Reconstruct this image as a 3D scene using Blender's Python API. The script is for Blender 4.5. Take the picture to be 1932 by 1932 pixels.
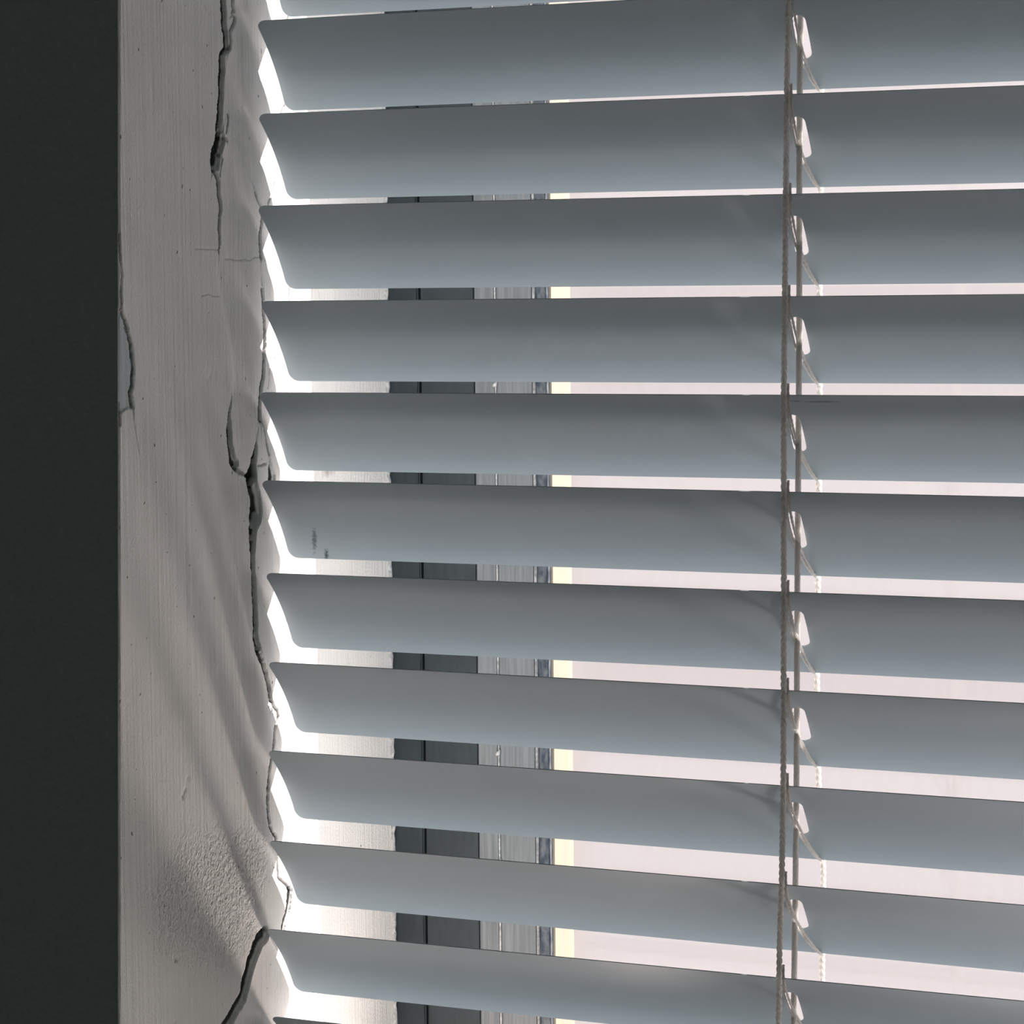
import bpy, bmesh, math
import numpy as np
from mathutils import Vector, Matrix

# Everything below is measured in millimetres and multiplied by S when it becomes geometry.
S = 0.001
scene = bpy.context.scene
for o in list(bpy.data.objects):
    bpy.data.objects.remove(o)
col = scene.collection

# ------------------------------------------------------------------ camera
cam_data = bpy.data.cameras.new('camera')
cam = bpy.data.objects.new('camera', cam_data)
col.objects.link(cam)
R_ = Vector((0.9264862942477892, 0.3762394895405123, -0.00818493013370319))
U_ = Vector((-0.024823959321050797, 0.08280191542529602, 0.9962568011539639))
F_ = Vector((-0.37550887821012396, 0.922815089447608, -0.08605459356232797))
M_ = Matrix((R_, U_, -F_)).transposed().to_4x4()
M_.translation = Vector((279.2147, -528.7666, 21.0482)) * S
cam.matrix_world = M_
cam_data.sensor_width = 36
cam_data.sensor_fit = 'HORIZONTAL'
cam_data.lens = 4756.72 / 1932 * 36
cam_data.clip_start = 0.01
cam_data.clip_end = 100
scene.camera = cam

# ------------------------------------------------------------------ world: hazy bright sky
SUN = Vector((1.0, 1.0, 1.35)).normalized()          # towards the sun
world = bpy.data.worlds.new('hazy_sky')
scene.world = world
world.use_nodes = True
wn = world.node_tree
wn.nodes.clear()
def N_(nt, t, **kw):
    n = nt.nodes.new(t)
    for k, v in kw.items():
        setattr(n, k, v)
    return n
wout = N_(wn, 'ShaderNodeOutputWorld')
wbg = N_(wn, 'ShaderNodeBackground')
tc = N_(wn, 'ShaderNodeTexCoord')
dot = N_(wn, 'ShaderNodeVectorMath', operation='DOT_PRODUCT')
dot.inputs[1].default_value = SUN
mx = N_(wn, 'ShaderNodeMath', operation='MAXIMUM'); mx.inputs[1].default_value = 0
pw = N_(wn, 'ShaderNodeMath', operation='POWER'); pw.inputs[1].default_value = 4.0
wn.links.new(tc.outputs['Generated'], dot.inputs[0])
wn.links.new(dot.outputs['Value'], mx.inputs[0])
wn.links.new(mx.outputs[0], pw.inputs[0])
sep = N_(wn, 'ShaderNodeSeparateXYZ')
wn.links.new(tc.outputs['Generated'], sep.inputs[0])
ramp = N_(wn, 'ShaderNodeMapRange'); ramp.inputs['From Min'].default_value = -0.52; ramp.inputs['From Max'].default_value = -0.34
wn.links.new(sep.outputs['Z'], ramp.inputs['Value'])
mixg = N_(wn, 'ShaderNodeMix', data_type='RGBA')
mixg.inputs[6].default_value = (2.1, 1.9, 1.95, 1)
mixg.inputs[7].default_value = (0.80, 0.705, 0.705, 1)
wn.links.new(ramp.outputs[0], mixg.inputs[0])
glow = N_(wn, 'ShaderNodeMix', data_type='RGBA', blend_type='ADD')
GLOW = 2.8
sc_ = N_(wn, 'ShaderNodeVectorMath', operation='SCALE')
sc_.inputs[0].default_value = (GLOW, GLOW * 0.95, GLOW * 0.92)
wn.links.new(pw.outputs[0], sc_.inputs['Scale'])
glow.inputs[0].default_value = 1.0
wn.links.new(mixg.outputs[2], glow.inputs[6])
wn.links.new(sc_.outputs[0], glow.inputs[7])
wn.links.new(glow.outputs[2], wbg.inputs['Color'])
wn.links.new(wbg.outputs[0], wout.inputs[0])

# ------------------------------------------------------------------ sun, stand-in lamps for its glint from below, room fill
def lamp(name, kind, energy, color, direction=None):
    d = bpy.data.lights.new(name, kind)
    d.energy = energy
    d.color = color
    o = bpy.data.objects.new(name, d)
    col.objects.link(o)
    if direction is not None:
        o.rotation_euler = Vector(direction).to_track_quat('-Z', 'Y').to_euler()
    return o
sun = lamp('sun', 'SUN', 13.0, (1.0, 0.945, 0.915), -SUN)
sun.location = (1.5, 1.5, 1.8)
sun.data.angle = math.radians(0.6)
# spot lamps added to stand in for sun glint off the window board
glint = lamp('glint_stand_in', 'SPOT', 0.30, (1.0, 0.87, 0.80), (-0.5, -1.15, 1.25))
glint.location = Vector((62, 60, -220)) * S
glint.data.spot_size = math.radians(112)
glint.data.spot_blend = 1.0
glint.data.shadow_soft_size = 0.005
glint2 = lamp('glint_stand_in', 'SPOT', 0.75, (1.0, 0.90, 0.87), (-0.35, -1.1, 1.25))  # second stand-in lamp, lifts the lower slats further right
glint2.location = Vector((235, 60, -220)) * S
glint2.data.spot_size = math.radians(120)
glint2.data.spot_blend = 1.0
glint2.data.shadow_soft_size = 0.012
# soft fill lamp added deep in the room behind the camera
room = lamp('room_fill', 'AREA', 2.8, (0.70, 1.0, 0.96), (-0.75, 1.0, -0.15))
room.data.shape = 'RECTANGLE'; room.data.size = 0.8; room.data.size_y = 1.1
room.location = (1.8, -2.3, 0.35)

scene.view_settings.view_transform = 'Standard'
scene.view_settings.look = 'None'
scene.view_settings.exposure = 0.0
scene.view_settings.gamma = 1.0
scene.view_settings.use_curve_mapping = False
scene.cycles.use_denoising = True
scene.cycles.blur_glossy = 0.0
scene.cycles.max_bounces = 12
scene.cycles.diffuse_bounces = 8
scene.cycles.transparent_max_bounces = 12
scene.cycles.sample_clamp_indirect = 12.0

# ------------------------------------------------------------------ materials
def new_mat(name):
    m = bpy.data.materials.new(name)
    m.use_nodes = True
    nt = m.node_tree
    b = nt.nodes['Principled BSDF']
    return m, nt, b
def noise(nt, scale, vec_scale=(1, 1, 1), detail=3.0, rough=0.5):
    t = N_(nt, 'ShaderNodeTexCoord')
    mp = N_(nt, 'ShaderNodeMapping')
    mp.inputs['Scale'].default_value = vec_scale
    n = N_(nt, 'ShaderNodeTexNoise')
    n.inputs['Scale'].default_value = scale
    n.inputs['Detail'].default_value = detail
    n.inputs['Roughness'].default_value = rough
    nt.links.new(t.outputs['Object'], mp.inputs[0])
    nt.links.new(mp.outputs[0], n.inputs['Vector'])
    return n.outputs[0]
def tint(nt, fac, a, b, lo=0.35, hi=0.65):
    r = N_(nt, 'ShaderNodeMapRange')
    r.inputs['From Min'].default_value = lo
    r.inputs['From Max'].default_value = hi
    nt.links.new(fac, r.inputs['Value'])
    m = N_(nt, 'ShaderNodeMix', data_type='RGBA')
    nt.links.new(r.outputs[0], m.inputs[0])
    for i, c in ((6, a), (7, b)):
        if hasattr(c, 'is_linked'):
            nt.links.new(c, m.inputs[i])
        else:
            m.inputs[i].default_value = (*c, 1)
    return m.outputs[2]
def bump(nt, b, h, dist, strength=1.0, prev=None):
    n = N_(nt, 'ShaderNodeBump')
    n.inputs['Distance'].default_value = dist
    n.inputs['Strength'].default_value = strength
    nt.links.new(h, n.inputs['Height'])
    if prev is not None:
        nt.links.new(prev, n.inputs['Normal'])
    nt.links.new(n.outputs[0], b.inputs['Normal'])
    return n.outputs[0]
def simple(name, c, rough=0.5, metal=0.0, spec=0.5, c2=None, nscale=400, bumpd=0.0, vec=(1, 1, 1)):
    m, nt, b = new_mat(name)
    b.inputs['Roughness'].default_value = rough
    b.inputs['Metallic'].default_value = metal
    b.inputs['Specular IOR Level'].default_value = spec
    n = noise(nt, nscale, vec)
    c2 = c2 or tuple(x * 0.93 for x in c)
    nt.links.new(tint(nt, n, c2, c), b.inputs['Base Color'])
    if bumpd:
        bump(nt, b, n, bumpd)
    return m

PLASTER = (0.89, 0.865, 0.835)
def plaster_material():
    m, nt, b = new_mat('white_painted_plaster')
    b.inputs['Roughness'].default_value = 0.7
    b.inputs['Specular IOR Level'].default_value = 0.25
    big = noise(nt, 45, (1, 1, 0.6), 2)
    base = tint(nt, big, tuple(x * 0.95 for x in PLASTER), PLASTER)
    # attributes painted on the mesh: crack and hole shade put into colour, bare patch, grainy patch
    def attr(name):
        a = N_(nt, 'ShaderNodeAttribute'); a.attribute_name = name
        return a.outputs['Fac']
    bare = tint(nt, attr('bare'), base, (0.60, 0.64, 0.665), 0.3, 0.7)
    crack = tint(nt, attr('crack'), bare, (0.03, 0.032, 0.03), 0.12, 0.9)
    pores = noise(nt, 620, (1, 1, 0.8), 1)
    pm = N_(nt, 'ShaderNodeMapRange')
    pm.inputs['From Min'].default_value = 0.765; pm.inputs['From Max'].default_value = 0.80
    nt.links.new(pores, pm.inputs['Value'])
    pcol = tint(nt, pm.outputs[0], crack, (0.35, 0.33, 0.31), 0, 1)
    sm = attr('smudge')
    sn = noise(nt, 500, (1, 1.0, 0.25), 4)
    mul = N_(nt, 'ShaderNodeMath', operation='MULTIPLY')
    nt.links.new(sm, mul.inputs[0]); nt.links.new(sn, mul.inputs[1])
    sc = tint(nt, mul.outputs[0], pcol, (0.40, 0.33, 0.30), 0.3, 0.75)
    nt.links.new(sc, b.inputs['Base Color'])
    # brush strokes run up and down the wall, fine grain over them
    strokes = noise(nt, 900, (1, 1, 0.012), 2)
    n1 = bump(nt, b, strokes, 0.00032, 1.0)
    grain = noise(nt, 1500, (1, 1, 1), 3)
    n2 = bump(nt, b, grain, 0.0002, 0.9, n1)
    lumps = noise(nt, 1300, (1, 1, 0.8), 2, 0.6)
    lm = N_(nt, 'ShaderNodeMath', operation='MULTIPLY')
    nt.links.new(lumps, lm.inputs[0]); nt.links.new(attr('grainy'), lm.inputs[1])
    n3 = bump(nt, b, lm.outputs[0], 0.0012, 1.0, n2)
    pb = N_(nt, 'ShaderNodeMath', operation='MULTIPLY'); pb.inputs[1].default_value = -1
    nt.links.new(pm.outputs[0], pb.inputs[0])
    bump(nt, b, pb.outputs[0], 0.0004, 0.8, n3)
    return m

def slat_material(name, marks=()):
    m, nt, b = new_mat(name)
    b.inputs['Roughness'].default_value = 0.55
    b.inputs['Specular IOR Level'].default_value = 0.06
    n = noise(nt, 25, (0.3, 3, 3), 2)
    c = tint(nt, n, SLAT_A, SLAT_B)
    t = N_(nt, 'ShaderNodeTexCoord')
    for (x, s, rx, rs, ang, amount) in marks:
        mp = N_(nt, 'ShaderNodeMapping', vector_type='TEXTURE')
        mp.inputs['Location'].default_value = (x * S, s * S, 0)
        mp.inputs['Rotation'].default_value = (0, 0, ang)
        mp.inputs['Scale'].default_value = (rx * S, rs * S, 1)
        nt.links.new(t.outputs['Object'], mp.inputs[0])
        ln = N_(nt, 'ShaderNodeVectorMath', operation='LENGTH')
        nt.links.new(mp.outputs[0], ln.inputs[0])
        sn = noise(nt, 1400, (1, 1, 1), 3)
        add = N_(nt, 'ShaderNodeMath', operation='MULTIPLY_ADD')
        add.inputs[1].default_value = 1.6
        nt.links.new(sn, add.inputs[0]); nt.links.new(ln.outputs['Value'], add.inputs[2])
        c = tint(nt, add.outputs[0], tuple(x * (1 - amount) for x in SLAT_A), c, 1.1, 1.9)
    nt.links.new(c, b.inputs['Base Color'])
    g = noise(nt, 2500, (1, 1, 1), 2)
    bump(nt, b, g, 0.00002, 0.5)
    return m
SLAT_A = (0.435, 0.487, 0.52)
SLAT_B = (0.465, 0.515, 0.55)

M = {}
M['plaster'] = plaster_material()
M['room'] = simple('dark_room_wall_paint', (0.62, 0.60, 0.58), 0.85, 0, 0.2, nscale=900, bumpd=0.0002)
M['ceiling'] = simple('ceiling_paint', (0.75, 0.75, 0.74), 0.9)
M['floor'] = simple('floor_boards', (0.35, 0.30, 0.26), 0.5, vec=(1, 12, 1), nscale=6)
M['slat'] = slat_material('blue_grey_enamelled_slat')
M['slat_scuffed'] = slat_material('scuffed_slat', ((8.0, 19.5, 0.7, 4.0, 0.25, 0.55), (10.2, 23.6, 0.7, 1.8, 0.2, 0.75)))
M['slat_marked'] = slat_material('marked_slat', ((136.5, 2.2, 4.5, 0.35, 0.0, 0.5), (131.0, 2.0, 1.5, 0.3, 0.0, 0.4)))
M['cord'] = simple('off_white_cord', (0.86, 0.84, 0.82), 0.8, c2=(0.78, 0.76, 0.74), nscale=1800)
cm = M['cord']
cb = cm.node_tree.nodes['Principled BSDF']
ctr = N_(cm.node_tree, 'ShaderNodeBsdfTranslucent'); ctr.inputs['Color'].default_value = (0.95, 0.93, 0.91, 1)
cmx = N_(cm.node_tree, 'ShaderNodeMixShader'); cmx.inputs[0].default_value = 0.7
cm.node_tree.links.new(cb.outputs[0], cmx.inputs[1]); cm.node_tree.links.new(ctr.outputs[0], cmx.inputs[2])
cm.node_tree.links.new(cmx.outputs[0], cm.node_tree.nodes['Material Output'].inputs['Surface'])
M['rail'] = simple('enamelled_rail', (0.62, 0.66, 0.68), 0.4)
M['sash'] = simple('dark_grey_sash_paint', (0.03, 0.042, 0.047), 0.45, c2=(0.02, 0.03, 0.034), nscale=700, vec=(1, 1, 0.2))
M['alu'] = simple('dull_aluminium', (0.25, 0.26, 0.265), 0.45, 0.0, 0.5, c2=(0.17, 0.18, 0.185), nscale=1200, vec=(1, 1, 0.03), bumpd=0.0001)
M['gasket'] = simple('navy_rubber_gasket', (0.035, 0.05, 0.075), 0.5, c2=(0.16, 0.17, 0.18), nscale=900, vec=(1, 1, 0.4))
M['rebate'] = simple('cream_rebate_paint', (0.40, 0.345, 0.265), 0.6, c2=(0.37, 0.32, 0.25), nscale=300, vec=(1, 1, 0.1))
M['sill'] = simple('glossy_white_sill', (0.88, 0.80, 0.76), 0.3, 0.0, 1.0, nscale=50)
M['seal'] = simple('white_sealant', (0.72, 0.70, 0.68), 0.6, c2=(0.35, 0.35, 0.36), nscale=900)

def glass_material():
    m, nt, b = new_mat('window_glass')
    out = nt.nodes['Material Output']
    tr = N_(nt, 'ShaderNodeBsdfTransparent')
    gl = N_(nt, 'ShaderNodeBsdfGlossy'); gl.inputs['Roughness'].default_value = 0.02
    lw = N_(nt, 'ShaderNodeLayerWeight'); lw.inputs['Blend'].default_value = 0.5
    p5 = N_(nt, 'ShaderNodeMath', operation='POWER'); p5.inputs[1].default_value = 4.5
    fr = N_(nt, 'ShaderNodeMath', operation='MULTIPLY_ADD'); fr.inputs[1].default_value = 0.9; fr.inputs[2].default_value = 0.03
    nt.links.new(lw.outputs['Facing'], p5.inputs[0]); nt.links.new(p5.outputs[0], fr.inputs[0])
    mi = N_(nt, 'ShaderNodeMixShader')
    nt.links.new(fr.outputs[0], mi.inputs[0])
    nt.links.new(tr.outputs[0], mi.inputs[1]); nt.links.new(gl.outputs[0], mi.inputs[2])
    # a film of dust, wiped in streaks
    dust = N_(nt, 'ShaderNodeBsdfDiffuse'); dust.inputs['Color'].default_value = (0.7, 0.66, 0.63, 1)
    s1 = noise(nt, 60, (1, 1, 0.25), 5, 0.65)
    r = N_(nt, 'ShaderNodeMapRange')
    r.inputs['From Min'].default_value = 0.42; r.inputs['From Max'].default_value = 0.75
    r.inputs['To Min'].default_value = 0.01; r.inputs['To Max'].default_value = 0.09
    nt.links.new(s1, r.inputs['Value'])
    m2 = N_(nt, 'ShaderNodeMixShader')
    nt.links.new(r.outputs[0], m2.inputs[0])
    nt.links.new(mi.outputs[0], m2.inputs[1]); nt.links.new(dust.outputs[0], m2.inputs[2])
    nt.links.new(m2.outputs[0], out.inputs['Surface'])
    return m
M['glass'] = glass_material()

# ------------------------------------------------------------------ mesh helpers
def link(o, parent=None):
    col.objects.link(o)
    if parent is not None:
        o.parent = parent
    return o
def mesh_object(name, verts, faces, mat, parent=None, smooth=False):
    me = bpy.data.meshes.new(name)
    me.from_pydata([tuple(float(c) * S for c in v) for v in verts], [], faces)
    me.materials.append(mat)
    if smooth:
        me.polygons.foreach_set('use_smooth', [True] * len(me.polygons))
    me.update()
    return link(bpy.data.objects.new(name, me), parent)
def boxes(name, specs, mat, parent=None, bevel=0.0):
    bm = bmesh.new()
    for (x0, x1, y0, y1, z0, z1) in specs:
        r = bmesh.ops.create_cube(bm, size=1)
        for v in r['verts']:
            v.co = Vector(((x0 + x1) / 2 + v.co.x * (x1 - x0), (y0 + y1) / 2 + v.co.y * (y1 - y0), (z0 + z1) / 2 + v.co.z * (z1 - z0))) * S
    if bevel:
        bmesh.ops.bevel(bm, geom=bm.edges[:], offset=bevel * S, segments=2, affect='EDGES')
    me = bpy.data.meshes.new(name); bm.to_mesh(me); bm.free()
    me.materials.append(mat)
    return link(bpy.data.objects.new(name, me), parent)
def sweep(paths, radii, ring=7):
    """Tubes along numpy polylines, all in one mesh."""
    V, F = [], []
    base = 0
    for P, r in zip(paths, radii):
        P = np.asarray(P, float)
        T = np.gradient(P, axis=0)
        T /= np.linalg.norm(T, axis=1)[:, None] + 1e-12
        ref = np.array([0.0, 1.0, 0.0]) if abs(T[0][1]) < 0.8 else np.array([1.0, 0, 0])
        A = np.cross(T, ref); A /= np.linalg.norm(A, axis=1)[:, None] + 1e-12
        B = np.cross(T, A)
        a = np.arange(ring) / ring * 2 * np.pi
        rr = np.broadcast_to(np.asarray(r, float), (len(P),))[:, None, None]
        V.append((P[:, None, :] + rr * (np.cos(a)[None, :, None] * A[:, None, :] + np.sin(a)[None, :, None] * B[:, None, :])).reshape(-1, 3))
        n = len(P)
        for i in range(n - 1):
            for j in range(ring):
                k = (j + 1) % ring
                F.append((base + i * ring + j, base + i * ring + k, base + (i + 1) * ring + k, base + (i + 1) * ring + j))
        F.append(tuple(base + j for j in range(ring))[::-1])
        F.append(tuple(base + (n - 1) * ring + j for j in range(ring)))
        base += n * ring
    return np.concatenate(V), F
def interp_path(knots, zs):
    K = np.array(sorted(knots, key=lambda p: p[2]), float)
    return np.stack([np.interp(zs, K[:, 2], K[:, 0]), np.interp(zs, K[:, 2], K[:, 1]), zs], 1)

# ------------------------------------------------------------------ the setting
# Window opening: x from -2 (the plastered side) to 905, z from -228 to 400; the wall is 214 thick.
X0, X1, ZB, ZT = -2.0, 905.0, -228.0, 400.0
YO = 150.0
def edge_y(z):
    """The inner corner of the reveal is a little out of plumb."""
    return np.interp(z, [-150, 100], [-66.3, -56.0])

def structure(o):
    o['kind'] = 'structure'
    return o
RX0, RX1, RY0, RZ0, RZ1 = -1400.0, 1900.0, -2700.0, -1250.0, 1350.0

def front_wall():
    """The wall the window sits in; its room face meets the leaning corner of the reveal."""
    zs = [RZ0, ZB - 20, -150, 100, ZT, RZ1]
    V, F = [], []
    # left pier as a prism with the leaning corner
    xr = -7.0
    for z in zs:
        e = float(edge_y(z))
        V += [(RX0, e, z), (-2.45, e, z), (-2.45, e + 0.15, z), (xr, e + 0.5, z), (xr, YO, z), (RX0, YO, z)]
    n = len(zs)
    for i in range(n - 1):
        for j in range(6):
            k = (j + 1) % 6
            F.append((i * 6 + j, i * 6 + k, (i + 1) * 6 + k, (i + 1) * 6 + j))
    F.append(tuple(range(6))[::-1]); F.append(tuple((n - 1) * 6 + j for j in range(6)))
    for (x0, x1, z0, z1) in ((xr, RX1, RZ0, ZB - 20), (xr, RX1, ZT, RZ1), (X1, RX1, ZB - 20, ZT)):
        b = len(V); y0 = float(edge_y((z0 + z1) / 2)); y0 = -60.0
        V += [(x0, y0, z0), (x1, y0, z0), (x1, YO, z0), (x0, YO, z0), (x0, y0, z1), (x1, y0, z1), (x1, YO, z1), (x0, YO, z1)]
        F += [tuple(b + i for i in f) for f in ((0, 1, 5, 4), (1, 2, 6, 5), (2, 3, 7, 6), (3, 0, 4, 7), (4, 5, 6, 7), (3, 2, 1, 0))]
    return structure(mesh_object('wall_front', V, F, M['room']))
front_wall()
structure(boxes('floor', [(RX0, RX1, RY0, YO, RZ0 - 60, RZ0)], M['floor']))
structure(boxes('ceiling', [(RX0, RX1, RY0, YO, RZ1, RZ1 + 60)], M['ceiling']))
structure(boxes('wall_right', [(RX1, RX1 + 60, RY0, YO, RZ0 - 60, RZ1 + 60)], M['room']))
structure(boxes('wall_side', [(RX0 - 60, RX0, RY0, YO, RZ0 - 60, RZ1 + 60)], M['room']))
structure(boxes('wall_back', [(RX0 - 60, RX1 + 60, RY0 - 60, RY0, RZ0 - 60, RZ1 + 60)], M['room']))

# ---- the cracked plaster side of the opening: a relief mesh. Lines are (depth, height) in mm on the plaster.
LINES = {
    'main_upper': ((1.5, 1.8, 1.1, 0.4), [(-10.88, 92.35), (-11.01, 88.74), (-10.94, 83.83), (-10.31, 80.41), (-10.16, 77.9), (-11.98, 76.3), (-12.77, 68.67), (-13.52, 62.13), (-14.19, 57.65)]),
    'main_hole': ((3.5, 3.5, 1.5, 0.5), [(-13.71, 57.07), (-14.52, 55.46), (-15.59, 53.61), (-16.41, 51.77)]),
    'main_hole2': ((1.4, 0.35, 0.7, 0.25), [(-16.41, 51.77), (-17.23, 50.05), (-16.03, 48.78), (-15.33, 47.36), (-14.92, 44.97), (-14.25, 42.82), (-14.06, 41.01), (-14.99, 36.51), (-14.68, 31.2)]),
    'flake_edge': ((0.9, 0.9, 0.35, 0.2), [(-6.38, 90.43), (-6.73, 87.98), (-6.0, 87.09), (-7.05, 86.14), (-5.54, 85.56), (-6.37, 83.79), (-7.44, 82.6), (-8.49, 81.78), (-8.32, 79.5), (-9.15, 77.74)]),
    'flake_edge_low': ((0.9, 0.9, 0.3, 0), [(-11.94, 57.16), (-10.69, 56.75), (-11.18, 57.2)]),
    'flake_edge_mid': ((0.8, 0.8, 0.3, 0), [(-10.21, 62.94), (-9.79, 60.55), (-11.14, 58.42)]),
    'flake_low': ((0.9, 0.9, 0.35, 0), [(-14.35, 53.43), (-13.13, 52.52), (-13.71, 50.32), (-14.27, 48.85)]),
    'crescent': ((0.5, 2.9, 1.4, 0.35), [(-10.42, -4.55), (-11.26, -6.61), (-11.62, -9.3), (-11.6, -12.13), (-11.05, -14.63), (-10.35, -16.65), (-9.37, -17.96)]),
    'crescent_low': ((1.0, 1.0, 0.4, 0), [(-11.15, -17.34), (-8.89, -18.98), (-6.07, -20.29), (-4.0, -21.06)]),
    'wedge_top': ((0.4, 2.6, 1.2, 0.2), [(1.58, -13.51), (0.98, -15.36), (0.11, -17.32)]),
    'wedge_mid': ((2.6, 4.5, 1.8, 0), [(-0.45, -18.04), (-1.06, -20.26), (-1.39, -22.12)]),
    'wedge_big': ((4.5, 5.5, 2.4, 0.3), [(-1.66, -22.1), (-0.69, -24.69), (0.56, -27.05), (0.75, -29.21), (0.15, -31.05)]),
    'wedge_low': ((4.0, 2.0, 1.8, 0.3), [(0.15, -31.05), (-0.72, -32.87), (-1.31, -34.46), (-1.62, -35.82)]),
    'main_mid': ((1.5, 1.5, 1.3, 0.35), [(-1.62, -35.82), (-1.48, -39.11), (-1.35, -42.91), (-0.95, -46.75), (-0.83, -50.82), (-0.78, -56.92), (-0.88, -59.44), (0.61, -62.95)]),
    'main_mid_b': ((1.3, 0.9, 0.9, 0.3), [(0.61, -62.95), (3.16, -67.26), (5.19, -71.41), (6.68, -76.01)]),
    'main_mid_c': ((0.7, 0.7, 0.7, 0.1), [(6.68, -76.01), (9.61, -78.93), (10.1, -80.95), (8.32, -84.17), (7.91, -88.0), (6.4, -91.62), (4.86, -96.27)]),
    'main_mid_d': ((0.9, 1.0, 0.9, 0.1), [(4.86, -96.27), (4.63, -102.71), (5.31, -106.74), (8.25, -109.81), (9.26, -112.77)]),
    'main_low': ((0.8, 0.8, 0.5, 0), [(9.26, -112.77), (9.17, -115.37), (9.29, -119.99), (13.69, -122.94), (15.61, -125.09)]),
    'main_low_b': ((2.4, 2.4, 1.2, 0.2), [(15.61, -125.09), (14.35, -128.52), (11.36, -133.11)]),
    'main_bottom': ((4.2, 3.0, 2.0, 0.4), [(1.65, -132.48), (-1.37, -133.17), (-5.28, -136.73), (-7.82, -140.46), (-10.37, -144.68), (-14.4, -146.93), (-18.62, -148.83), (-22.53, -150.27)]),
    'small_wedge': ((0.7, 0.7, 0.35, 0), [(3.39, -7.94), (5.2, -10.17), (6.17, -13.39), (7.68, -16.65)]),
    'small_wedge_b': ((0.5, 3.6, 1.3, 0.2), [(7.92, -17.81), (8.4, -19.63), (9.13, -22.23)]),
    'small_cross': ((0.6, 0.6, 0.3, 0), [(1.65, -19.06), (3.8, -19.07), (6.24, -18.85)]),
    'right_a': ((0.6, 0.7, 0.5, 0.2), [(3.18, 45.59), (4.96, 43.28), (6.51, 41.58), (6.4, 38.46), (5.18, 34.44), (5.61, 31.44), (5.56, 30.19)]),
    'right_b': ((0.3, 0.3, 0.15, 0), [(5.56, 30.19), (2.89, 30.16), (0.74, 29.52), (-7.87, 29.44), (-11.95, 29.89)]),
    'right_c': ((0.7, 1.0, 0.6, 0.25), [(6.37, 22.68), (6.8, 19.66), (6.96, 16.52), (7.52, 13.23), (6.92, 7.7), (6.1, 2.93), (4.55, -1.94), (3.49, -5.17), (3.64, -8.45)]),
    'right_d': ((0.3, 0.3, 0.2, 0), [(11.47, 5.3), (9.52, 4.47), (9.13, 1.18), (7.69, -1.05)]),
    'right_e': ((0.6, 0.6, 0.35, 0), [(16.08, 50.45), (12.68, 47.42), (11.23, 45.11), (9.25, 42.91)]),
    'right_f': ((0.9, 0.9, 0.4, 0), [(21.88, 89.62), (21.56, 88.2), (20.95, 86.75)]),
    'right_g': ((0.9, 0.9, 0.4, 0), [(19.42, 66.81), (17.41, 64.79)]),
    'right_h': ((0.7, 0.7, 0.35, 0), [(20.75, 24.07), (20.31, 19.58)]),
    'left_a': ((0.5, 0.7, 0.4, 0.1), [(-58.57, 34.71), (-58.34, 29.87), (-58.14, 24.01), (-58.81, 18.47)]),
    'left_b': ((0.5, 1.0, 0.5, 0.15), [(-58.6, 18.13), (-56.56, 14.59), (-54.93, 11.26), (-54.24, 6.33), (-54.83, 2.69), (-55.59, 0.43), (-55.05, -2.57)]),
    'left_c': ((0.3, 0.25, 0.15, 0), [(-55.05, -2.57), (-53.94, -8.02), (-52.58, -13.16)]),
    'left_d': ((0.9, 0.9, 0.4, 0), [(-60.07, -1.44), (-60.04, -5.98)]),
    'horiz_a': ((0.3, 0.3, 0.12, 0), [(-26.04, 31.77), (-15.17, 31.67)]),
    'horiz_b': ((0.35, 0.35, 0.15, 0), [(-23.27, 21.28), (-19.56, 21.39), (-18.08, 21.02), (-14.3, 21.25)]),
}
EXTRA = {
    'soft_edge': [(-14.68, 31.2), (-15.62, 26.46), (-14.76, 22.46), (-11.72, 15.5), (-8.66, 8.08), (-8.38, 1.78), (-10.16, -4.56)],
    'rough_poly': [(-36.8, -101.93), (-18.16, -102.02), (2.77, -108.82), (3.86, -116.84), (-3.59, -134.57), (-16.91, -137.61), (-48.38, -124.69), (-54.76, -111.22)],
    'blue_flake': [(-59.49, 17.8), (-58.6, 18.13), (-56.56, 14.59), (-54.93, 11.26), (-54.24, 6.33), (-54.83, 2.69), (-55.59, 0.43), (-55.05, -2.57), (-60.17, -3.7)],
}
rng = np.random.default_rng(7)
def value_noise(y, z, cell, seed):
    r = np.random.default_rng(seed)
    G = r.random((256, 256))
    a, b = y / cell + 100, z / cell + 100
    ia, ib = np.floor(a).astype(int), np.floor(b).astype(int)
    fa, fb = a - ia, b - ib
    fa, fb = fa * fa * (3 - 2 * fa), fb * fb * (3 - 2 * fb)
    g = lambda i, j: G[i % 256, j % 256]
    return (g(ia, ib) * (1 - fa) + g(ia + 1, ib) * fa) * (1 - fb) + (g(ia, ib + 1) * (1 - fa) + g(ia + 1, ib + 1) * fa) * fb - 0.5
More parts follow.
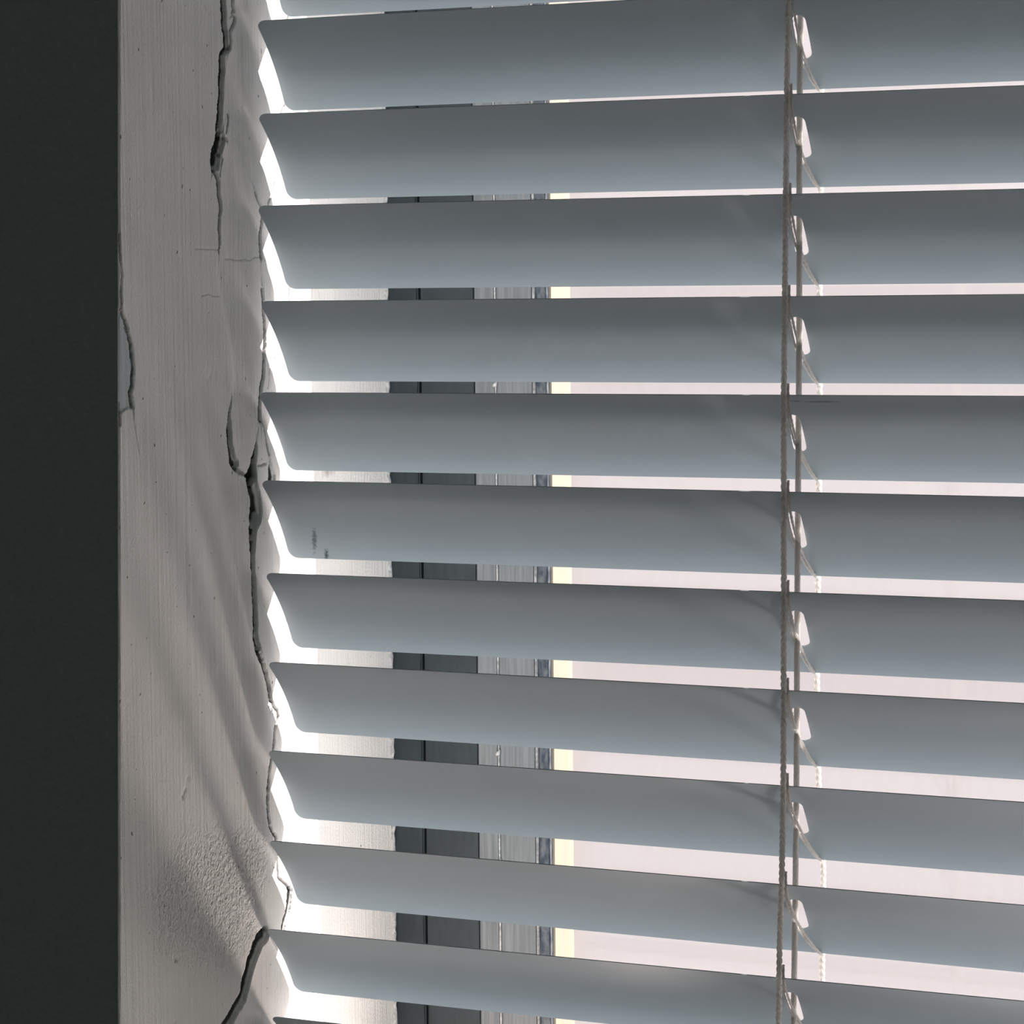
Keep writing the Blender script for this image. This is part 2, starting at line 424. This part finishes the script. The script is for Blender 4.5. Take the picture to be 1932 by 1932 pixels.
def poly_distance(Y, Z, pts):
    """Distance to a polyline and the signed side (positive towards the window)."""
    D = np.full(Y.shape, 1e9); Sg = np.zeros(Y.shape); Tt = np.zeros(Y.shape)
    L = [0.0]
    for (a, b), (c, d) in zip(pts[:-1], pts[1:]):
        L.append(L[-1] + math.hypot(c - a, d - b))
    for i, ((a, b), (c, d)) in enumerate(zip(pts[:-1], pts[1:])):
        vy, vz = c - a, d - b
        l2 = vy * vy + vz * vz + 1e-9
        t = np.clip(((Y - a) * vy + (Z - b) * vz) / l2, 0, 1)
        ey, ez = Y - (a + t * vy), Z - (b + t * vz)
        dd = np.hypot(ey, ez)
        m = dd < D
        D = np.where(m, dd, D)
        s = np.sign((Y - a) * vz - (Z - b) * vy) * (-1 if d < b else 1)
        Sg = np.where(m, s, Sg)
        Tt = np.where(m, (L[i] + t * math.sqrt(l2)) / L[-1], Tt)
    return D, Sg, Tt
def in_poly(Y, Z, pts):
    inside = np.zeros(Y.shape, bool)
    for (a, b), (c, d) in zip(pts, pts[1:] + pts[:1]):
        hit = ((b > Z) != (d > Z)) & (Y < (c - a) * (Z - b) / ((d - b) or 1e-9) + a)
        inside ^= hit
    return inside
def smooth01(x):
    x = np.clip(x, 0, 1)
    return x * x * (3 - 2 * x)

def plaster_side():
    dense_z = np.arange(-150, 96, 0.26)
    z = np.concatenate([[ZB - 20, -200, -175, -165, -155], dense_z, [100, 110, 150, 220, 300, ZT + 20]])
    s = np.concatenate([np.arange(0, 1, 1 / 500.0), [1.0]])
    Zg, Sgd = np.meshgrid(z, s, indexing='ij')
    E0 = edge_y(Zg)
    Yg = E0 + (46 - E0) * Sgd
    extra = np.array([50, 60, 76, 100, YO])
    Yg = np.concatenate([Yg, np.repeat(extra[None, :], len(z), 0)], 1)
    Zg = np.repeat(z[:, None], Yg.shape[1], 1)
    E0full = edge_y(Zg)
    H = np.zeros(Yg.shape); crack = np.zeros(Yg.shape)
    wob = 0.22 * value_noise(Yg, Zg, 0.45, 14) + 0.35 * value_noise(Yg, Zg, 0.9, 1) + 0.6 * value_noise(Yg, Zg, 2.6, 2)
    wob2 = 0.35 * value_noise(Yg, Zg, 0.9, 3) + 0.6 * value_noise(Yg, Zg, 2.6, 4)
    H += smooth01((Yg - E0full) / 7) * (0.4 * value_noise(Yg, Zg, 38, 5) + 0.2 * value_noise(Yg, Zg, 14, 6) + 0.06 * value_noise(Yg, Zg, 4, 8))
    for name, ((w0, w1, depth, lip), pts) in LINES.items():
        P = np.array(pts)
        m = (Yg > P[:, 0].min() - 9) & (Yg < P[:, 0].max() + 9) & (Zg > P[:, 1].min() - 9) & (Zg < P[:, 1].max() + 9)
        if not m.any():
            continue
        y, zz = Yg[m], Zg[m]
        sc = min(1.0, 0.35 + depth)
        D, sg, t = poly_distance(y + wob[m] * sc, zz + wob2[m] * sc, pts)
        w = (w0 + (w1 - w0) * t) / 2
        core = smooth01((w - D) / 0.25 + 0.5)
        # the old film on the window side has lifted: sheer on the near side, sloping up on the far side
        across = np.clip(0.5 - 0.5 * sg * D / np.maximum(w, 0.05), 0, 1) if lip > 0 else np.ones_like(D)
        H[m] -= depth * core * (0.25 + 0.75 * across)
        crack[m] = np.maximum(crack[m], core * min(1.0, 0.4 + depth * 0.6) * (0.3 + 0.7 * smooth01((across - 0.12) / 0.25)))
        if lip:
            H[m] += lip * np.exp(-(D / 3.2) ** 2) * (1 - core) * (sg > 0)
            H[m] -= 0.35 * lip * np.exp(-(D / 2.4) ** 2) * (1 - core) * (sg < 0)
    # the sheet of old paint steps down where it lifts off the sound plaster
    D, sg, t = poly_distance(Yg + wob * 0.5, Zg, EXTRA['soft_edge'])
    inz = smooth01((Zg + 14) / 12) * smooth01((40 - Zg) / 10)
    H -= inz * 0.55 * smooth01(0.5 + sg * D / 3.0) * np.exp(-np.maximum(0, sg * D) / 14)
    # crumpled film between the long crack and the slats
    film = smooth01((Yg + 12) / 5) * smooth01((Zg + 30) / 20)
    H += film * (0.5 * np.abs(value_noise(Yg + Zg * 0.45, Zg * 0.45, 7, 11)) + 0.12 * value_noise(Yg, Zg, 3, 12))
    # grainy sponge-like patch low down
    D, _, _ = poly_distance(Yg, Zg, EXTRA['rough_poly'] + EXTRA['rough_poly'][:1])
    ins = in_poly(Yg, Zg, EXTRA['rough_poly'])
    grain = smooth01(0.45 + np.where(ins, D, -D) / 16)
    H += grain * (0.15 * value_noise(Yg, Zg, 0.5, 21) + 0.2 * value_noise(Yg, Zg, 0.9, 22))
    # dents and a nail hole
    for (cy, cz, ry, rz, d) in ((-35.1, -90.1, 1.0, 1.6, 0.35), (-33.7, -87.5, 0.8, 1.0, 0.25), (-36.6, -91.5, 0.7, 0.9, 0.25), (-19.3, 2.9, 4, 2, 0.3), (-40.95, -128.1, 0.55, 0.5, 1.6)):
        q = np.exp(-(((Yg - cy) / ry) ** 2 + ((Zg - cz) / rz) ** 2) * 1.6)
        H -= d * q * (1 + 1.5 * value_noise(Yg, Zg, 1.1, 31))
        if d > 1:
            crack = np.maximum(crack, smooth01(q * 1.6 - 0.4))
    bare = np.where(in_poly(Yg + wob * 0.5, Zg + wob2, EXTRA['blue_flake']), 1.0, 0.0)
    H -= 0.3 * bare
    smudge = np.exp(-(((Yg - 40) / 9) ** 2 + ((Zg + 22.8) / 2.6) ** 2)) + 0.6 * np.exp(-(((Yg - 28) / 3) ** 2 + ((Zg + 22.5) / 3.0) ** 2))
    # quiet the relief towards the window frame and the coarse rows, round the room corner
    H *= smooth01((50 - Yg) / 8)
    H = np.clip(H, -3.2, 1.1)
    d_edge = Yg - edge_y(Zg)
    H -= 0.4 * (1 - smooth01(d_edge / 0.4)) 
    X = X0 + H
    V = np.stack([X, Yg, Zg], -1).reshape(-1, 3) * S
    nz, ny = Yg.shape
    idx = np.arange(nz * ny).reshape(nz, ny)
    Q = np.stack([idx[:-1, :-1], idx[:-1, 1:], idx[1:, 1:], idx[1:, :-1]], -1).reshape(-1, 4)
    me = bpy.data.meshes.new('wall_left')
    me.vertices.add(len(V)); me.vertices.foreach_set('co', V.ravel())
    me.loops.add(Q.size); me.loops.foreach_set('vertex_index', Q.ravel())
    me.polygons.add(len(Q))
    me.polygons.foreach_set('loop_start', np.arange(len(Q)) * 4)
    me.polygons.foreach_set('use_smooth', np.ones(len(Q), bool))
    me.update(calc_edges=True)
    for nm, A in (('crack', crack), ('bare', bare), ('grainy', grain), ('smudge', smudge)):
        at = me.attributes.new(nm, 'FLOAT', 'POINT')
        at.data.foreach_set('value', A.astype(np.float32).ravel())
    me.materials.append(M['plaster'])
    return structure(link(bpy.data.objects.new('wall_left', me)))
reveal = plaster_side()

# ---- the window
YF = 76.0
win = link(bpy.data.objects.new('window_1', None))
win['kind'] = 'structure'
def frame_part(name, x0, x1, y0, y1, mat, bev=0.4, mirror=True):
    """A member running round the opening: two stiles, head and sill rail."""
    sp = [(x0, x1, y0, y1, ZB, ZT)]
    if mirror:
        w0, w1 = x0 + 3.0, x1 + 3.0
        sp += [(X1 - w1, X1 - w0, y0, y1, ZB, ZT), (x1, X1 - w1, y0, y1, ZB + w0, ZB + w1), (x1, X1 - w1, y0, y1, ZT - w1, ZT - w0)]
    return boxes(name, sp, mat, win, bev)
frame_part('outer_frame', -2.6, 6.9, YF, YF + 16, M['sash'])
frame_part('sash_frame', 7.4, 22.9, YF + 0.4, YF + 16, M['sash'])
frame_part('aluminium_trim', 22.9, 28.6, YF + 0.2, YF + 16, M['alu'], 0.3)
frame_part('glazing_bead', 29.0, 39.5, YF - 0.2, YF + 16, M['alu'], 0.5)
frame_part('bead_edge', 39.5, 39.9, YF - 0.9, YF + 10, M['seal'], 0.2)  # pale strip, the bead's edge highlight put into its colour
frame_part('highlight_line', 28.6, 29.0, YF - 0.1, YF + 10, M['seal'], 0.05)  # pale strip added for the highlight between trim and bead
frame_part('gasket', 39.9, 43.0, YF, YF + 9, M['gasket'], 0.3)
frame_part('rebate', 39.9, 43.6, YF + 2.0, YF + 16, M['rebate'], 0.1)
boxes('glass', [(41.0, X1 - 44, YF + 12.5, YF + 16.5, ZB + 44, ZT - 44)], M['glass'], win)
boxes('sill', [(X0, X1, -84, YF + 6, ZB - 20, ZB)], M['sill'], win, 2.0)
# ragged bead of sealant where the frame meets the plaster
zs = np.arange(ZB, ZT, 1.3)
path = np.stack([-1.9 + 0.25 * rng.standard_normal(len(zs)).cumsum() * 0.02, np.full(len(zs), YF - 0.6) + 0.15 * rng.standard_normal(len(zs)), zs], 1)
V, F = sweep([path], [0.75 + 0.12 * rng.standard_normal(len(zs))], 7)
mesh_object('sealant', V, F, M['seal'], win, True)
# paint crumbs stuck along the trim
pts = [(28.9, YF - 0.3, z) for z in (-104.5, -99.0, -2.2, -0.5, 1.0, -128.0, -63.0)]
pth = [np.array([(x - 0.6, y, z - 0.5), (x, y - 0.3, z), (x + 0.5, y - 0.2, z + 0.9)]) for x, y, z in pts]
V, F = sweep(pth, [[0.35, 0.55, 0.2]] * len(pth), 6)
mesh_object('paint_crumbs', V, F, M['seal'], win, True)

# ------------------------------------------------------------------ the venetian blind
W, CROWN, LEN, TH0, PITCH = 24.8, 1.46, 900.0, 0.8914, 21.514
Z5 = -1.148
SLATS = {   # height of the near edge, tilt, slope along the length, shift of the end: as they hang
    0: (106.7463, 0.8913, 0.0, 0.0175),
    1: (84.98, 0.9189, 0.0015, 0.5241),
    2: (63.5012, 0.8872, -0.0011, 0.4374),
    3: (42.1956, 0.8947, -0.0009, -0.1373),
    4: (19.9255, 0.8851, 0.0017, 0.1911),
    5: (-1.4893, 0.8964, 0.0027, -0.5854),
    6: (-22.2993, 0.9248, 0.0007, -0.3326),
    7: (-44.2977, 0.9192, 0.0015, 0.3643),
    8: (-65.5624, 0.893, -0.0016, 0.6395),
    9: (-86.8994, 0.8971, -0.0006, 0.1829),
    10: (-108.7356, 0.8674, -0.0025, 0.0807),
    11: (-130.3716, 0.8906, 0.0021, -1.0237),
}
def crown(s):
    return 4 * CROWN * (s / W) * (1 - s / W)
LADDER_X = (128.3, 772.0)
def slat_mesh():
    bm = bmesh.new()
    r, seg = 2.4, 7
    loop = []
    for cx, cy, a0 in ((r, r, math.pi), (LEN - r, r, 1.5 * math.pi), (LEN - r, W - r, 0), (r, W - r, 0.5 * math.pi)):
        for i in range(seg + 1):
            a = a0 + i / seg * math.pi / 2
            loop.append((cx + r * math.cos(a), cy + r * math.sin(a)))
    loops = [loop]
    for lx in LADDER_X:
        cx, w, s0, s1 = lx + 0.7, 1.5, 6.6, 17.6
        h = []
        for i in range(13):
            a = math.pi + i / 12 * math.pi
            h.append((cx + w * math.cos(a), s0 + w + w * math.sin(a)))
        for i in range(13):
            a = i / 12 * math.pi
            h.append((cx + w * math.cos(a), s1 - w + w * math.sin(a)))
        loops.append(h)
    edges = []
    for lp in loops:
        vs = [bm.verts.new((x, y, 0)) for x, y in lp]
        edges += [bm.edges.new((vs[i], vs[(i + 1) % len(vs)])) for i in range(len(vs))]
    bmesh.ops.triangle_fill(bm, use_beauty=True, use_dissolve=False, edges=edges, normal=(0, 0, 1))
    for i in range(1, 20):
        g = bm.verts[:] + bm.edges[:] + bm.faces[:]
        bmesh.ops.bisect_plane(bm, geom=g, dist=1e-5, plane_co=(0, W * i / 20, 0), plane_no=(0, 1, 0))
    for x in (4, 60, 124, 136, 240, 400, 600, 765, 780):
        g = bm.verts[:] + bm.edges[:] + bm.faces[:]
        bmesh.ops.bisect_plane(bm, geom=g, dist=1e-5, plane_co=(x, 0, 0), plane_no=(1, 0, 0))
    for v in bm.verts:
        v.co.z = crown(v.co.y)
    t = 0.22
    g = bmesh.ops.solidify(bm, geom=bm.faces[:], thickness=t)
    bmesh.ops.scale(bm, vec=(S, S, S), verts=bm.verts)
    bmesh.ops.recalc_face_normals(bm, faces=bm.faces[:])
    for f in bm.faces:
        f.smooth = abs(f.normal.z) > 0.5
    for e in bm.edges:
        if len(e.link_faces) == 2 and e.link_faces[0].smooth != e.link_faces[1].smooth:
            e.smooth = False
    me = bpy.data.meshes.new('slat'); bm.to_mesh(me); bm.free()
    return me

blind = link(bpy.data.objects.new('venetian_blind', None))
blind['label'] = 'half-open grey venetian blind with curved metal slats hanging in the window opening'
blind['category'] = 'blind'
blind.location = (0, 0, 0)
base_mesh = slat_mesh(); base_mesh.materials.append(M['slat'])
scuffed = base_mesh.copy(); scuffed.materials[0] = M['slat_scuffed']
marked = base_mesh.copy(); marked.materials[0] = M['slat_marked']
slat_frames = []
for k in range(-10, 13):
    z, th, sl, x0 = SLATS.get(k, (Z5 - (k - 5) * PITCH, TH0, 0.0, 0.0))
    o = link(bpy.data.objects.new('slat', {6: scuffed, 5: marked}.get(k, base_mesh)), blind)
    o.location = Vector((x0, 0, z)) * S
    o.rotation_euler = (-th, -math.atan(sl), 0)
    if k == 6:
        o['label'] = 'slat with dark scuff marks near its left end'
    if k == 5:
        o['label'] = 'slat with a faint pencil-like mark right of the cords'
    slat_frames.append((k, z, th, sl, x0))
ZTOPR, ZBOTR = 345.0, -173.5
hr = boxes('headrail', [(0, LEN, -4, 21, ZTOPR, ZTOPR + 24)], M['rail'], blind, 1.0)
br = boxes('bottom_rail', [(0, LEN, -2, 20, ZBOTR - 24, ZBOTR)], M['rail'], blind, 1.5)

def braid(knots, z0, z1, period=4.65, a=0.37, b=0.24, r=0.34, strands=3, step=14, phase=0.0):
    zs = np.arange(z0, z1, period / step)
    C = interp_path(knots, zs)
    t = zs / period * 2 * np.pi
    paths = []
    for i in range(strands):
        ph = phase + i * 2 * np.pi / 3
        P = C.copy()
        P[:, 0] += a * np.sin(t + ph)
        P[:, 1] += b * np.sin(2 * (t + ph))
        paths.append(P)
    return sweep(paths, [r] * strands, 7)
def twisted(knots, z0, z1, pitch=7.0, R=0.40, r=0.30, strands=6):
    zs = np.arange(z0, z1, 0.6)
    C = interp_path(knots, zs)
    paths = []
    for i in range(strands):
        t = zs / pitch * 2 * np.pi + i * 2 * np.pi / strands
        P = C.copy()
        P[:, 0] += R * np.cos(t); P[:, 1] += R * np.sin(t)
        paths.append(P)
    return sweep(paths, [r] * strands, 6)
FRONT = [(129.02, -0.95, 83.1), (128.71, -0.95, 55.1), (128.4, -0.95, 20.6), (128.18, -0.95, -0.6), (128.23, -0.95, -42.1), (128.16, -0.95, -86.6), (127.82, -0.95, -107.9), (127.35, -0.95, -122.2), (127.13, -0.95, -140.4), (127.0, -0.95, -262), (129.3, -0.95, 345)]
BACK = [(131.57, 16.6, 65.2), (131.5, 16.6, 43.8), (131.32, 16.6, 21.7), (131.37, 16.6, 0), (131.3, 16.6, -21.9), (131.11, 16.6, -43.9), (130.91, 16.6, -65.5), (131.33, 16.6, -88.4), (132.49, 16.6, -108.9), (132.3, 16.6, -130.9), (132.0, 16.6, -262), (131.8, 16.6, 345)]
LIFT = [(129.3, 7.8, 84), (129.1, 7.8, 49.9), (129.16, 7.8, 15.4), (128.97, 7.8, -19.6), (128.78, 7.8, -49), (128.71, 7.8, -84.6), (128.51, 7.8, -107.4), (128.29, 7.8, -126.7), (128.07, 7.8, -142.7), (128.0, 7.8, -262), (129.4, 7.8, 345)]
for li, shift in enumerate((0.0, LADDER_X[1] - LADDER_X[0])):
    sh = lambda K: [(x + shift, y, z) for x, y, z in K]
    V, F = braid(sh(FRONT), ZBOTR, ZTOPR)
    fc = mesh_object('ladder_cord', V, F, M['cord'], blind, True)
    V, F = braid(sh(BACK), ZBOTR, ZTOPR, phase=1.0)
    mesh_object('ladder_cord', V, F, M['cord'], blind, True)
    V, F = twisted(sh(LIFT), ZBOTR, ZTOPR)
    mesh_object('lift_cord', V, F, M['cord'], blind, True)
    for k, z, th, sl, x0 in slat_frames:
        ct, st = math.cos(th), math.sin(th)
        def pt(x, s, h):
            return (x, s * ct + h * st, z + (x - x0) * sl - s * st + h * ct)
        def cord_x(K, zz):
            K = sorted(K, key=lambda p: p[2])
            return float(np.interp(zz, [p[2] for p in K], [p[0] for p in K])) + shift
        xf, xb = cord_x(FRONT, z), cord_x(BACK, z - W * st)
        paths, radii = [], []
        for j, off in enumerate((-0.30, 0.38)):
            wv = 0.15 * rng.standard_normal()
            P = [pt(xf + 0.1, -0.4, 2.6 + 0.5 * j), pt(xf + 0.55, -0.75, 1.0 + 0.4 * j), pt(xf + 0.75 + off * 0.3, -0.2, -0.55)]
            for s in (2.5, 6, 10, 14, 18, 21.5):
                f = s / W
                P.append(pt(xf + 0.5 + (xb - xf - 0.8) * f + off * (0.7 + 0.5 * math.sin(math.pi * f)) + (wv - 1.35) * math.sin(math.pi * f), s, -0.62 - 0.45 * math.sin(math.pi * f)))
            P.append(pt(xb - 0.2 + off * 0.5, W - 0.3, -0.62)); P.append(pt(xb, W + 0.5, -0.2))
            P = np.array(P)
            # resample smoothly
            t = np.concatenate([[0], np.cumsum(np.linalg.norm(np.diff(P, axis=0), axis=1))])
            tt = np.linspace(0, t[-1], 26)
            P = np.stack([np.interp(tt, t, P[:, i]) for i in range(3)], 1)
            for _ in range(2):
                P[1:-1] = (P[:-2] + 2 * P[1:-1] + P[2:]) / 4
            # two fine threads twisted in each rung
            a = tt / 3.0 * 2 * np.pi
            for q in (0, math.pi):
                P2 = P.copy(); P2[:, 0] += 0.13 * np.cos(a + q); P2[:, 1] += 0.13 * np.sin(a + q)
                paths.append(P2); radii.append(0.24)
        V, F = sweep(paths, radii, 5)
        rg = mesh_object('rung', V, F, M['cord'], fc, True)
